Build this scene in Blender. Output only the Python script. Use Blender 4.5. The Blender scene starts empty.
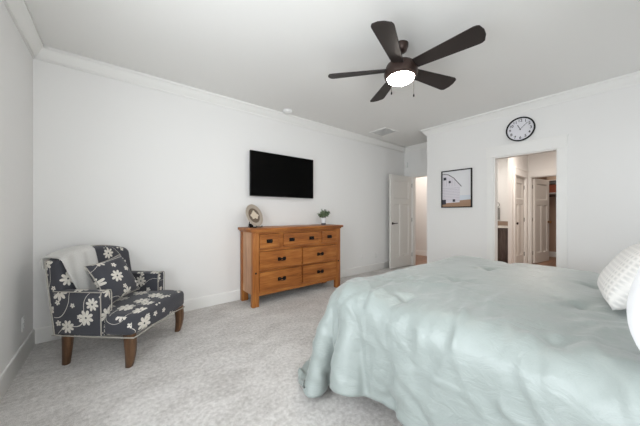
import bpy, bmesh, math, random
import numpy as np
from mathutils import Vector, Matrix

random.seed(7)
SC = bpy.context.scene
COL = SC.collection
PI = math.pi

# ------------------------------------------------------------------ camera, world, lights, exposure
cam_data = bpy.data.cameras.new('camera')
cam_data.sensor_width = 36.0
cam_data.lens = 256.0 / 640.0 * 36.0
cam_data.clip_start = 0.02
cam = bpy.data.objects.new('camera', cam_data)
COL.objects.link(cam)
cam.location = (0, 0, 1.205)
cam.rotation_euler = (PI / 2, 0, math.radians(51.34 - 90.0))
SC.camera = cam

world = bpy.data.worlds.new('sky')
SC.world = world
world.use_nodes = True
world.node_tree.nodes['Background'].inputs[0].default_value = (0.82, 0.90, 1.0, 1)
world.node_tree.nodes['Background'].inputs[1].default_value = 1.2


def area_light(name, loc, direction, sx, sy, power, color, spread=180):
    l = bpy.data.lights.new(name, 'AREA')
    l.shape = 'RECTANGLE'
    l.size, l.size_y = sx, sy
    l.energy = power
    l.color = color
    l.spread = math.radians(spread)
    o = bpy.data.objects.new(name, l)
    COL.objects.link(o)
    o.location = loc
    o.rotation_euler = Vector(direction).to_track_quat('-Z', 'Y').to_euler()
    return o


area_light('daylight_side_window', (-0.80, 0.72, 1.37), (1, 0.05, 0.30), 1.66, 1.46, 66, (0.91, 0.96, 1.0))
area_light('rear_fill_light', (0.30, -1.02, 1.50), (0.25, 1, 0.35), 1.16, 1.16, 38, (0.95, 0.98, 1.0))  # added fill for the back wall, behind an added window
area_light('far_fill_light', (3.86, -1.02, 1.50), (-0.1, 1, 0.12), 0.76, 1.16, 7, (0.95, 0.98, 1.0))  # added fill that lifts the far right of the room
area_light('hall_ceiling_light', (6.1, 3.75, 2.70), (0, 0, -1), 0.4, 0.4, 14, (1.0, 0.88, 0.80))
area_light('bathroom_ceiling_light', (6.0, 1.05, 2.70), (0, 0, -1), 0.5, 0.5, 30, (1.0, 0.89, 0.80))
area_light('vanity_light', (6.55, 2.25, 2.55), (0, 0, -1), 0.25, 0.25, 10, (1.0, 0.95, 0.90))
area_light('closet_light', (8.6, 1.0, 2.70), (0, 0, -1), 0.2, 0.2, 5, (1.0, 0.84, 0.72))

SC.view_settings.view_transform = 'Standard'
SC.view_settings.look = 'None'
SC.view_settings.gamma = 1.0
SC.view_settings.use_curve_mapping = False
SC.view_settings.exposure = 0.13


# ------------------------------------------------------------------ materials
def srgb(r, g, b):
    def f(c):
        c /= 255.0
        return c / 12.92 if c <= 0.04045 else ((c + 0.055) / 1.055) ** 2.4
    return (f(r), f(g), f(b), 1.0)


class Nodes:
    """small expression helper around a material's node tree"""

    def __init__(self, name):
        self.mat = bpy.data.materials.new(name)
        self.mat.use_nodes = True
        self.t = self.mat.node_tree
        self.bsdf = self.t.nodes['Principled BSDF']

    def node(self, kind, **props):
        n = self.t.nodes.new(kind)
        for k, v in props.items():
            setattr(n, k, v)
        return n

    def put(self, sock, v):
        if isinstance(v, bpy.types.NodeSocket):
            self.t.links.new(v, sock)
        else:
            sock.default_value = v

    def math(self, op, a, b=0.0, c=0.0):
        n = self.node('ShaderNodeMath', operation=op)
        self.put(n.inputs[0], a)
        self.put(n.inputs[1], b)
        if op in ('MULTIPLY_ADD', 'SMOOTH_MIN', 'SMOOTH_MAX', 'COMPARE'):
            self.put(n.inputs[2], c)
        return n.outputs[0]

    def vmath(self, op, a, b=(0, 0, 0)):
        n = self.node('ShaderNodeVectorMath', operation=op)
        self.put(n.inputs[0], a)
        self.put(n.inputs[1], b)
        return n

    def uv(self):
        return self.node('ShaderNodeTexCoord').outputs['UV']

    def obj(self):
        return self.node('ShaderNodeTexCoord').outputs['Object']

    def scaled(self, vec, s, off=(0, 0, 0)):
        n = self.node('ShaderNodeMapping')
        self.put(n.inputs['Vector'], vec)
        n.inputs['Scale'].default_value = s if isinstance(s, tuple) else (s, s, s)
        n.inputs['Location'].default_value = off
        return n.outputs[0]

    def noise(self, vec, scale, detail=2.0, rough=0.5, dist=0.0):
        n = self.node('ShaderNodeTexNoise')
        self.put(n.inputs['Vector'], vec)
        n.inputs['Scale'].default_value = scale
        n.inputs['Detail'].default_value = detail
        n.inputs['Roughness'].default_value = rough
        n.inputs['Distortion'].default_value = dist
        return n.outputs['Fac']

    def ramp(self, fac, stops):
        n = self.node('ShaderNodeValToRGB')
        self.put(n.inputs[0], fac)
        e = n.color_ramp.elements
        while len(e) < len(stops):
            e.new(0.5)
        for el, (p, c) in zip(e, stops):
            el.position = p
            el.color = c
        return n.outputs[0]

    def mix(self, fac, a, b):
        n = self.node('ShaderNodeMix', data_type='RGBA')
        self.put(n.inputs[0], fac)
        self.put(n.inputs[6], a)
        self.put(n.inputs[7], b)
        return n.outputs[2]

    def bump(self, height, strength=0.3, distance=0.01):
        n = self.node('ShaderNodeBump')
        n.inputs['Strength'].default_value = strength
        n.inputs['Distance'].default_value = distance
        self.put(n.inputs['Height'], height)
        self.t.links.new(n.outputs[0], self.bsdf.inputs['Normal'])

    def base(self, v):
        self.put(self.bsdf.inputs['Base Color'], v)

    def set(self, **kw):
        names = dict(rough='Roughness', metal='Metallic', spec='Specular IOR Level', sheen='Sheen Weight',
                     sheen_rough='Sheen Roughness', coat='Coat Weight', coat_rough='Coat Roughness', alpha='Alpha')
        for k, v in kw.items():
            self.bsdf.inputs[names[k]].default_value = v
        return self


def plain(name, rgb, rough=0.6, metal=0.0, spec=0.5, bump=0.0, bump_scale=60.0, **kw):
    n = Nodes(name)
    n.base(srgb(*rgb))
    n.set(rough=rough, metal=metal, spec=spec, **kw)
    if bump:
        n.bump(n.noise(n.obj(), bump_scale, 3.0), bump, 0.004)
    return n.mat


def paint(name, rgb):
    n = Nodes(name)
    n.base(srgb(*rgb))
    n.set(rough=0.75, spec=0.25)
    n.bump(n.noise(n.obj(), 130.0, 3.0), 0.06, 0.003)
    return n.mat


def emit(name, rgb, strength):
    n = Nodes(name)
    n.base(srgb(*rgb))
    n.bsdf.inputs['Emission Color'].default_value = srgb(*rgb)
    n.bsdf.inputs['Emission Strength'].default_value = strength
    return n.mat


M = {}
M['wall'] = paint('wall_paint', (236, 235, 233))
M['ceiling'] = paint('ceiling_paint', (236, 235, 232))
M['trim'] = plain('trim_paint', (238, 237, 234), 0.45, spec=0.35)
M['door'] = plain('door_paint', (228, 225, 220), 0.45, spec=0.35)
M['white_plastic'] = plain('white_plastic', (236, 236, 234), 0.4)
M['grey_plastic'] = plain('grey_plastic', (170, 170, 170), 0.4)
M['dark_slot'] = plain('dark_slot', (60, 58, 56), 0.6)
M['bronze'] = plain('oil_rubbed_bronze', (52, 44, 40), 0.38, metal=0.6)
M['black_metal'] = plain('black_iron', (30, 27, 26), 0.42, metal=0.6)
M['brass'] = plain('aged_brass', (140, 104, 60), 0.35, metal=0.8)
M['fan_blade'] = plain('dark_espresso_laminate', (44, 38, 36), 0.5, spec=0.3, bump=0.05)
M['fan_metal'] = plain('fan_bronze', (66, 52, 47), 0.35, metal=0.55)
M['screen'] = plain('black_glass', (2, 2, 2), 0.35, spec=0.06)
M['bezel'] = plain('black_gloss_plastic', (12, 12, 13), 0.45, spec=0.2)
M['lamp_glass'] = emit('frosted_lamp_glass', (255, 246, 235), 60.0)
M['white_linen'] = plain('white_cotton', (240, 240, 243), 0.85, bump=0.12, bump_scale=350.0, sheen=0.2)
M['grey_towel'] = plain('grey_terry', (140, 138, 136), 0.95, bump=0.4, bump_scale=300.0)
M['quartz'] = plain('white_quartz', (232, 229, 224), 0.25)
M['splash'] = plain('brown_stone', (150, 128, 112), 0.4, bump=0.05)
M['mattress'] = plain('mattress_ticking', (225, 224, 220), 0.9)
M['headboard'] = plain('linen_headboard', (178, 172, 164), 0.9, bump=0.2, bump_scale=400.0)
M['piping'] = plain('cream_piping', (168, 163, 154), 0.85)
M['soil'] = plain('potting_soil', (52, 42, 34), 0.95)
M['pot_white'] = plain('white_ceramic', (226, 227, 230), 0.25)
M['pot_dark'] = plain('dark_glaze', (62, 60, 66), 0.3)
M['box_red'] = plain('rust_cardboard', (150, 84, 62), 0.8)
M['box_dark'] = plain('dark_fabric_bin', (64, 52, 48), 0.9)
M['box_pale'] = plain('pale_cardboard', (206, 186, 166), 0.8)
M['closet_wall'] = paint('closet_paint', (178, 152, 134))
M['window_glass'] = None


def carpet():
    n = Nodes('cut_pile_carpet')
    o = n.obj()
    fine = n.noise(o, 240.0, 3.0, 0.7)
    mid = n.noise(o, 38.0, 3.0, 0.6)
    big = n.noise(n.scaled(o, (1.0, 1.6, 1.0)), 2.6, 4.0, 0.6, 0.8)
    v = n.math('MULTIPLY_ADD', fine, 0.5, n.math('MULTIPLY_ADD', mid, 0.28, n.math('MULTIPLY', big, 0.22)))
    n.base(n.ramp(v, [(0.38, srgb(160, 155, 150)), (0.5, srgb(206, 202, 198)), (0.62, srgb(240, 237, 234))]))
    n.set(rough=1.0, spec=0.05, sheen=0.25)
    h = n.math('MULTIPLY_ADD', fine, 0.6, n.math('MULTIPLY', mid, 0.6))
    n.bump(h, 0.9, 0.012)
    return n.mat


def plank_floor():
    n = Nodes('brown_plank_floor')
    o = n.obj()
    b = n.node('ShaderNodeTexBrick')
    n.put(b.inputs['Vector'], o)
    b.inputs['Scale'].default_value = 1.0
    b.inputs['Brick Width'].default_value = 1.1
    b.inputs['Row Height'].default_value = 0.15
    b.inputs['Mortar Size'].default_value = 0.003
    b.inputs['Color1'].default_value = srgb(150, 112, 92)
    b.inputs['Color2'].default_value = srgb(92, 66, 54)
    b.inputs['Mortar'].default_value = srgb(70, 48, 40)
    g = n.noise(n.scaled(o, (2.0, 22.0, 2.0)), 3.0, 4.0, 0.6)
    n.base(n.mix(n.math('MULTIPLY', g, 0.55), b.outputs['Color'], srgb(196, 160, 136)))
    n.set(rough=0.4, spec=0.4)
    return n.mat


def wood(name, dark, mid, light, along='X', rough=0.42, scale=1.0):
    n = Nodes(name)
    o = n.obj()
    s = {'X': (1.2, 14.0, 14.0), 'Z': (14.0, 14.0, 1.2), 'Y': (14.0, 1.2, 14.0)}[along]
    s = tuple(k * scale for k in s)
    g = n.noise(n.scaled(o, s), 1.6, 5.0, 0.62, 0.6)
    broad = n.noise(o, 3.0, 2.0)
    fine = n.noise(n.scaled(o, tuple(k * 5 for k in s)), 1.6, 2.0, 0.5)
    v = n.math('MULTIPLY_ADD', g, 0.62, n.math('MULTIPLY_ADD', broad, 0.22, n.math('MULTIPLY', fine, 0.16)))
    n.base(n.ramp(v, [(0.34, srgb(*dark)), (0.5, srgb(*mid)), (0.66, srgb(*light))]))
    n.set(rough=rough, spec=0.4)
    n.bump(fine, 0.08, 0.002)
    return n.mat


def floral():
    n = Nodes('charcoal_floral_upholstery')
    uv = n.uv()

    def layer(scale, off, rad, petals, keep, chan):
        p = n.scaled(uv, scale, off)
        v = n.node('ShaderNodeTexVoronoi', voronoi_dimensions='2D', feature='F1')
        n.put(v.inputs['Vector'], p)
        v.inputs['Scale'].default_value = 1.0
        v.inputs['Randomness'].default_value = 0.62
        d = n.vmath('SUBTRACT', p, v.outputs['Position']).outputs[0]
        sx = n.node('ShaderNodeSeparateXYZ')
        n.put(sx.inputs[0], d)
        col = n.node('ShaderNodeSeparateColor')
        n.put(col.inputs[0], v.outputs['Color'])
        r = n.math('SQRT', n.math('ADD', n.math('MULTIPLY', sx.outputs[0], sx.outputs[0]),
                                  n.math('MULTIPLY', sx.outputs[1], sx.outputs[1])))
        th = n.math('ADD', n.math('ARCTAN2', sx.outputs[1], sx.outputs[0]), n.math('MULTIPLY', col.outputs[0], 6.28))
        c = n.math('ABSOLUTE', n.math('COSINE', n.math('MULTIPLY', th, petals / 2.0)))
        lim = n.math('MULTIPLY', n.math('MULTIPLY_ADD', n.math('POWER', c, 0.6), 0.66, 0.34),
                     n.math('MULTIPLY_ADD', col.outputs[1], 0.25 * rad, 0.8 * rad))
        inside = n.math('LESS_THAN', r, lim)
        eye = n.math('GREATER_THAN', r, rad * 0.13)
        ok = n.math('LESS_THAN', col.outputs[2], keep)
        return n.math('MULTIPLY', n.math('MULTIPLY', inside, eye), ok)

    big = layer(5.5, (0.31, 0.17, 0), 0.34, 8, 0.85, 0)
    small = layer(11.0, (3.7, 1.3, 0), 0.26, 5, 0.16, 1)
    vine = n.math('LESS_THAN', n.math('ABSOLUTE', n.math('SUBTRACT', n.noise(n.scaled(uv, 1.0, (5, 2, 0)), 2.6, 0.0), 0.53)), 0.0024)
    m = n.math('MAXIMUM', big, n.math('MAXIMUM', small, vine))
    weave = n.noise(uv, 420.0, 1.0)
    ground = n.mix(weave, srgb(52, 53, 59), srgb(78, 78, 84))
    petal = n.mix(n.noise(uv, 60.0, 2.0), srgb(196, 190, 178), srgb(232, 228, 220))
    n.base(n.mix(m, ground, petal))
    n.set(rough=0.85, spec=0.25, sheen=0.15)
    n.bump(weave, 0.25, 0.002)
    return n.mat


def comforter_mat():
    n = Nodes('seafoam_satin_comforter')
    uv = n.uv()
    w = n.noise(n.scaled(uv, (700.0, 160.0, 1.0)), 1.0, 2.0)
    n.base(n.mix(w, srgb(140, 148, 145), srgb(149, 157, 154)))
    n.set(rough=0.42, spec=0.5, sheen=0.3, sheen_rough=0.4)
    crinkle = n.noise(n.scaled(uv, (9.0, 5.0, 1.0)), 2.2, 4.0, 0.55, 0.9)
    n.bump(n.math('MULTIPLY_ADD', w, 0.04, crinkle), 0.30, 0.025)
    return n.mat


def waffle():
    n = Nodes('white_waffle_weave')
    uv = n.uv()
    s = n.node('ShaderNodeSeparateXYZ')
    n.put(s.inputs[0], n.scaled(uv, 2 * PI / 0.024))
    h = n.math('MULTIPLY', n.math('COSINE', s.outputs[0]), n.math('COSINE', s.outputs[1]))
    h2 = n.math('MAXIMUM', n.math('COSINE', s.outputs[0]), n.math('COSINE', s.outputs[1]))
    n.base(n.mix(n.math('MULTIPLY_ADD', h2, 0.5, 0.5), srgb(192, 190, 187), srgb(218, 215, 211)))  # hollows darker: shade of the weave put into the colour
    n.set(rough=0.9, sheen=0.2)
    n.bump(n.math('MULTIPLY_ADD', h, 0.3, h2), 0.35, 0.004)
    return n.mat


def knit():
    n = Nodes('grey_knit')
    uv = n.uv()
    s = n.node('ShaderNodeSeparateXYZ')
    n.put(s.inputs[0], n.scaled(uv, 2 * PI / 0.02))
    h = n.math('MULTIPLY', n.math('SINE', s.outputs[0]), n.math('SINE', s.outputs[1]))
    n.base(srgb(196, 192, 187))
    n.set(rough=0.95)
    n.bump(h, 0.9, 0.007)
    return n.mat


def throw_mat():
    n = Nodes('pale_grey_knit_throw')
    uv = n.uv()
    w = n.noise(uv, 160.0, 2.0)
    n.base(n.mix(w, srgb(184, 182, 178), srgb(214, 212, 208)))
    n.set(rough=0.95, sheen=0.3)
    n.bump(w, 0.5, 0.004)
    return n.mat


def glass_pane():
    n = Nodes('window_glass')
    t = n.t
    tr = n.node('ShaderNodeBsdfTransparent')
    gl = n.node('ShaderNodeBsdfGlossy')
    gl.inputs['Roughness'].default_value = 0.02
    mx = n.node('ShaderNodeMixShader')
    mx.inputs[0].default_value = 0.06
    t.links.new(tr.outputs[0], mx.inputs[1])
    t.links.new(gl.outputs[0], mx.inputs[2])
    t.links.new(mx.outputs[0], t.nodes['Material Output'].inputs[0])
    return n.mat


M['carpet'] = carpet()
M['planks'] = plank_floor()
M['oak_x'] = wood('honey_oak_across', (112, 60, 24), (158, 95, 42), (188, 126, 64), 'X')
M['oak_z'] = wood('honey_oak_upright', (112, 60, 24), (158, 95, 42), (188, 126, 64), 'Z')
M['oak_side_lit'] = wood('honey_oak_side_lit', (158, 112, 80), (192, 146, 110), (210, 168, 132), 'Z')  # paler than the other oak: window light put into the colour
M['walnut'] = wood('walnut_chair_leg', (56, 39, 27), (92, 66, 46), (124, 92, 66), 'Z', 0.35)
M['vanity'] = wood('dark_grey_vanity_wood', (62, 54, 52), (92, 80, 76), (116, 104, 98), 'Z', 0.5)
M['floral'] = floral()
M['comforter'] = comforter_mat()
M['waffle'] = waffle()
M['knit'] = knit()
M['throw'] = throw_mat()
M['window_glass'] = glass_pane()
M['leaf'] = plain('grey_green_leaf', (92, 112, 82), 0.6)
M['leaf_light'] = plain('sage_leaf', (128, 146, 112), 0.6)
M['stem'] = plain('plant_stem', (84, 88, 60), 0.7)


# ------------------------------------------------------------------ mesh helpers
class MB:
    """collects shapes into one mesh"""

    def __init__(self):
        self.bm = bmesh.new()

    def box(self, a, b, mi=0, mat=None):
        x0, y0, z0 = a
        x1, y1, z1 = b
        vs = [self.bm.verts.new(v) for v in ((x0, y0, z0), (x1, y0, z0), (x1, y1, z0), (x0, y1, z0),
                                             (x0, y0, z1), (x1, y0, z1), (x1, y1, z1), (x0, y1, z1))]
        if mat is not None:
            for v in vs:
                v.co = mat @ v.co
        for q in ((0, 3, 2, 1), (4, 5, 6, 7), (0, 1, 5, 4), (1, 2, 6, 5), (2, 3, 7, 6), (3, 0, 4, 7)):
            f = self.bm.faces.new([vs[i] for i in q])
            f.material_index = mi
        return self

    def prism(self, pts, lo, hi, axis='Z', mi=0):
        """polygon pts (2-D) extruded along axis between lo and hi"""
        def p3(p, h):
            if axis == 'Z':
                return (p[0], p[1], h)
            if axis == 'Y':
                return (p[0], h, p[1])
            return (h, p[0], p[1])
        lo_v = [self.bm.verts.new(p3(p, lo)) for p in pts]
        hi_v = [self.bm.verts.new(p3(p, hi)) for p in pts]
        fs = [self.bm.faces.new(lo_v[::-1]), self.bm.faces.new(hi_v)]
        n = len(pts)
        for i in range(n):
            fs.append(self.bm.faces.new((lo_v[i], lo_v[(i + 1) % n], hi_v[(i + 1) % n], hi_v[i])))
        for f in fs:
            f.material_index = mi
        return self

    def lathe(self, prof, seg=32, center=(0, 0, 0), mi=0, mat=None):
        """prof: (radius, z) from bottom to top, closed at the ends"""
        rings = []
        for r, z in prof:
            if r < 1e-6:
                rings.append([self.bm.verts.new((center[0], center[1], center[2] + z))])
            else:
                rings.append([self.bm.verts.new((center[0] + r * math.cos(2 * PI * i / seg),
                                                 center[1] + r * math.sin(2 * PI * i / seg), center[2] + z)) for i in range(seg)])
        fs = []
        for a, b in zip(rings[:-1], rings[1:]):
            for i in range(seg):
                j = (i + 1) % seg
                if len(a) == 1 and len(b) == 1:
                    continue
                if len(a) == 1:
                    fs.append(self.bm.faces.new((a[0], b[j], b[i])))
                elif len(b) == 1:
                    fs.append(self.bm.faces.new((a[i], a[j], b[0])))
                else:
                    fs.append(self.bm.faces.new((a[i], a[j], b[j], b[i])))
        if len(rings[0]) > 1:
            fs.append(self.bm.faces.new(rings[0][::-1]))
        if len(rings[-1]) > 1:
            fs.append(self.bm.faces.new(rings[-1]))
        for f in fs:
            f.material_index = mi
        if mat is not None:
            for ring in rings:
                for v in ring:
                    v.co = mat @ v.co
        return self

    def tube(self, pts, r, seg=8, closed=False, mi=0):
        """round tube through pts; r a number or one per point"""
        pts = [Vector(p) for p in pts]
        n = len(pts)
        rs = r if isinstance(r, (list, tuple)) else [r] * n
        rings = []
        up = Vector((0.137, 0.211, 0.968))
        for i, p in enumerate(pts):
            a = pts[(i - 1) % n] if (closed or i > 0) else p
            b = pts[(i + 1) % n] if (closed or i < n - 1) else p
            d = (b - a).normalized()
            u = d.cross(up)
            if u.length < 0.05:
                u = d.cross(Vector((1, 0.3, 0)))
            u.normalize()
            w = d.cross(u)
            rings.append([self.bm.verts.new(p + rs[i] * (math.cos(2 * PI * k / seg) * u + math.sin(2 * PI * k / seg) * w)) for k in range(seg)])
        m = n if closed else n - 1
        for i in range(m):
            a, b = rings[i], rings[(i + 1) % n]
            for k in range(seg):
                f = self.bm.faces.new((a[k], a[(k + 1) % seg], b[(k + 1) % seg], b[k]))
                f.material_index = mi
        if not closed:
            self.bm.faces.new(rings[0][::-1]).material_index = mi
            self.bm.faces.new(rings[-1]).material_index = mi
        return self

    def grid(self, fn, nu, nv, mi=0, wrap=False):
        vs = [[self.bm.verts.new(fn(i / (nu - 1), j / (nv - 1))) for j in range(nv)] for i in range(nu)]
        for i in range(nu - 1):
            for j in range(nv - 1):
                self.bm.faces.new((vs[i][j], vs[i + 1][j], vs[i + 1][j + 1], vs[i][j + 1])).material_index = mi
        return self

    def bevel(self, w, seg=3, angle=40):
        bmesh.ops.recalc_face_normals(self.bm, faces=self.bm.faces)
        es = [e for e in self.bm.edges if len(e.link_faces) == 2 and e.calc_face_angle(0) > math.radians(angle)]
        bmesh.ops.bevel(self.bm, geom=es, offset=w, segments=seg, profile=0.5, affect='EDGES', clamp_overlap=True)
        return self

    def xform(self, m):
        self.bm.transform(m)
        return self

    def build(self, name, mats, parent=None, smooth=35, uv=None, weld=False):
        if weld:
            bmesh.ops.remove_doubles(self.bm, verts=self.bm.verts, dist=1e-5)
        bmesh.ops.recalc_face_normals(self.bm, faces=self.bm.faces)
        if uv:
            box_uv(self.bm, uv if isinstance(uv, (tuple, list)) else (0.0, 0.0))
        me = bpy.data.meshes.new(name)
        self.bm.to_mesh(me)
        self.bm.free()
        for m in (mats if isinstance(mats, (list, tuple)) else [mats]):
            me.materials.append(m)
        if smooth:
            for p in me.polygons:
                p.use_smooth = True
            me.set_sharp_from_angle(angle=math.radians(smooth))
        o = bpy.data.objects.new(name, me)
        COL.objects.link(o)
        if parent is not None:
            o.parent = parent
        return o


def box_uv(bm, off=(0.0, 0.0)):
    lay = bm.loops.layers.uv.verify()
    for f in bm.faces:
        n = f.normal
        ax = max(range(3), key=lambda k: abs(n[k]))
        for l in f.loops:
            c = l.vert.co
            u = ((c.y, c.z), (c.x, c.z), (c.x, c.y))[ax]
            l[lay].uv = (u[0] + 0.37 * ax + off[0], u[1] + 0.53 * ax + off[1])


def empty(name, loc=(0, 0, 0), rz=0.0, rx=0.0):
    o = bpy.data.objects.new(name, None)
    o.empty_display_size = 0.1
    COL.objects.link(o)
    o.location = loc
    o.rotation_euler = (rx, 0, rz)
    return o


def tag(o, label, cat, group=None, kind=None):
    o['label'] = label
    o['category'] = cat
    if group:
        o['group'] = group
    if kind:
        o['kind'] = kind
    return o


def struct(o, label=None):
    o['kind'] = 'structure'
    if label:
        o['label'] = label
    return o


def dup(root, loc, rz, label):
    r = root.copy()
    COL.objects.link(r)
    r.location = loc
    r.rotation_euler = (0, 0, rz)
    r['label'] = label
    for ch in list(root.children):
        c = ch.copy()
        COL.objects.link(c)
        c.parent = r
        for g in list(ch.children):
            d = g.copy()
            COL.objects.link(d)
            d.parent = c
    return r


# ------------------------------------------------------------------ the room
H = 2.74
XL, YB, XR, YF = -0.59, 3.485, 4.5, -0.80          # left, back, right and front wall faces
XA, YC = 5.35, 2.46                                # alcove wall and the corner where the right wall ends


def wall(name, mat, axis, face, thick, lo, hi, holes=(), z1=H):
    """wall slab; axis 'x' = plane x const running along y. holes: (a, b, z0, z1)"""
    m = MB()
    f0, f1 = sorted((face, face + thick))

    def piece(a, b, z0, zz):
        if b - a < 1e-4 or zz - z0 < 1e-4:
            return
        if axis == 'x':
            m.box((f0, a, z0), (f1, b, zz))
        else:
            m.box((a, f0, z0), (b, f1, zz))
    cur = lo
    for a, b, z0, zz in sorted(holes):
        piece(cur, a, 0, z1)
        piece(a, b, 0, z0)
        piece(a, b, zz, z1)
        cur = b
    piece(cur, hi, 0, z1)
    return struct(m.build(name, mat, smooth=0))


# floors and ceiling
struct(MB().box((XL - 0.12, YF - 0.12, -0.06), (XA + 0.02, YB + 0.12, 0.0)).build('floor', M['carpet'], smooth=0))
struct(MB().box((XA + 0.02, 2.60, -0.06), (7.0, 5.1, 0.0)).build('floor_hall', M['planks'], smooth=0))
struct(MB().box((XA + 0.02, YF - 0.12, -0.06), (9.7, 2.60, 0.0)).box((4.56, YF - 0.12, -0.002), (XA + 0.02, 2.34, 0.002)).build('floor_bathroom', M['planks'], smooth=0))
struct(MB().box((XL - 0.12, YF - 0.12, H), (9.7, 5.1, H + 0.08)).build('ceiling', M['ceiling'], smooth=0))

WIN1 = (-0.14, 1.58, 0.62, 2.12)
FILL_WIN2 = (-0.30, 0.90, 0.90, 2.10)  # added opening behind the camera, for the rear fill
FILL_WIN3 = (3.46, 4.26, 0.90, 2.10)  # added opening beyond the bed, for the far fill
D_BATH = (0.668, 1.392, 0.0, 2.048)
D_HALL = (2.52, 3.285, 0.0, 2.045)
D_CLOSET = (0.82, 1.622, 0.0, 2.06)
wall('wall_left', M['wall'], 'x', XL, -0.12, YF - 0.12, YB + 0.12, [WIN1])
wall('wall_back', M['wall'], 'y', YB, 0.12, XL, XA + 0.12)
wall('wall_right', M['wall'], 'x', XR, 0.12, YF, YC, [D_BATH])
wall('wall_front', M['wall'], 'y', YF, -0.12, XL, 9.6, [FILL_WIN2, FILL_WIN3])
wall('wall_alcove_side', M['wall'], 'y', YC, -0.12, XR + 0.12, XA + 0.12)
wall('wall_alcove', M['wall'], 'x', XA, 0.12, YC, YB, [D_HALL])
wall('wall_hall_far', M['wall'], 'x', 6.80, 0.12, 2.60, 5.0)
wall('wall_hall_end', M['wall'], 'y', 5.0, 0.1, 5.35, 6.92)
wall('wall_hall_near', M['wall'], 'x', XA, 0.12, YB + 0.12, 5.0)
wall('wall_hall_side', M['wall'], 'y', 2.60, 0.12, XA + 0.12, 6.80)
wall('wall_bathroom_partition', M['wall'], 'y', 1.67, 0.065, 6.45, 7.70, [(6.69, 7.49, 0.0, 2.02)])
wall('wall_bathroom_vanity', M['wall'], 'x', 7.55, 0.15, 1.735, 2.60)
wall('wall_bathroom_back', M['wall'], 'y', 2.50, 0.1, XA + 0.12, 7.55)
wall('wall_bathroom_far', M['wall'], 'x', 7.70, 0.12, YF, 1.67, [D_CLOSET])
wall('wall_closet_far', M['closet_wall'], 'x', 9.40, 0.12, YF, 2.2)
wall('wall_closet_side', M['closet_wall'], 'y', 2.0, 0.12, 7.82, 9.40)


def sweep(name, profile, path, closed_ends=True):
    """profile: (out, z) polygon, path: list of (point, outward-unit mitre) in plan"""
    m = MB()
    rings = []
    for (px, py), (ox, oy) in path:
        rings.append([m.bm.verts.new((px + ox * a, py + oy * a, z)) for a, z in profile])
    n = len(profile)
    for a, b in zip(rings[:-1], rings[1:]):
        for k in range(n):
            m.bm.faces.new((a[k], a[(k + 1) % n], b[(k + 1) % n], b[k]))
    m.bm.faces.new(rings[0][::-1])
    m.bm.faces.new(rings[-1])
    return struct(m.build(name, M['trim'], smooth=50))


crown = [(0, H - 0.115), (0.012, H - 0.115), (0.014, H - 0.100), (0.022, H - 0.092), (0.040, H - 0.070), (0.056, H - 0.044),
         (0.066, H - 0.026), (0.080, H - 0.022), (0.082, H), (0, H)]
base = [(0, 0), (0.015, 0), (0.015, 0.118), (0.011, 0.134), (0.004, 0.14), (0, 0.14)]
sweep('trim_1', crown, [((XL, YF), (1, 1)), ((XL, YB), (1, -1))])
sweep('trim_2', crown, [((XL, YB), (1, -1)), ((XA, YB), (-1, -1))])
sweep('trim_3', crown, [((XA, YB), (-1, -1)), ((XA, YC), (-1, 1))])
sweep('trim_4', crown, [((XA, YC), (-1, 1)), ((XR, YC), (-1, 1)), ((XR, YF), (-1, 1))])
sweep('trim_5', crown, [((XR, YF), (-1, 1)), ((XL, YF), (1, 1))])
sweep('baseboard_left', base, [((XL, YF), (1, 1)), ((XL, YB), (1, -1))])
sweep('baseboard_back', base, [((XL, YB), (1, -1)), ((XA, YB), (-1, -1))])
sweep('baseboard_right_a', base, [((XR, YC), (-1, 1)), ((XR, 1.48), (-1, 0))]).name = 'baseboard_right'
sweep('baseboard_right_near', base, [((XR, 0.58), (-1, 0)), ((XR, YF), (-1, 1))])
sweep('baseboard_alcove', base, [((XA, YC), (-1, 1)), ((XR, YC), (-1, 1))])
sweep('baseboard_front', base, [((XR, YF), (-1, 1)), ((XL, YF), (1, 1))])
sweep('baseboard_hall', base, [((6.80, 5.0), (-1, -1)), ((6.80, 2.72), (-1, 1))])
sweep('baseboard_bathroom', base, [((7.70, 0.70), (-1, 0)), ((7.70, YF), (-1, 1))])
sweep('baseboard_closet', base, [((9.40, 2.0), (-1, -1)), ((9.40, YF), (-1, 1))])


def casing(name, axis, face, out, a, b, top, w=0.10, head=0.145, cap=0.025, sides=(True, True), jamb=0.12):
    """flat craftsman door casing on a wall face; out = direction (+1/-1) it stands proud"""
    m = MB()
    t = 0.018 * out
    t2 = 0.026 * out

    def bx(u0, u1, z0, z1, d0, d1):
        d0, d1 = sorted((d0, d1))
        if axis == 'x':
            m.box((d0, u0, z0), (d1, u1, z1))
        else:
            m.box((u0, d0, z0), (u1, d1, z1))
    if sides[0]:
        bx(a - w, a, 0, top, face, face + t)
    if sides[1]:
        bx(b, b + w, 0, top, face, face + t)
    la = a - w - 0.006 if sides[0] else a
    lb = b + w + 0.006 if sides[1] else b
    bx(la, lb, top, top + head, face, face + t2)
    bx(la - 0.006 * sides[0], lb + 0.006 * sides[1], top + head, top + head + cap, face, face + t2 * 1.25)
    jd = -out * jamb
    bx(a, a + 0.016, 0, top, face, face + jd)
    bx(b - 0.016, b, 0, top, face, face + jd)
    bx(a + 0.016, b - 0.016, top - 0.016, top, face, face + jd)
    return struct(m.build(name, M['trim'], smooth=0))


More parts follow.
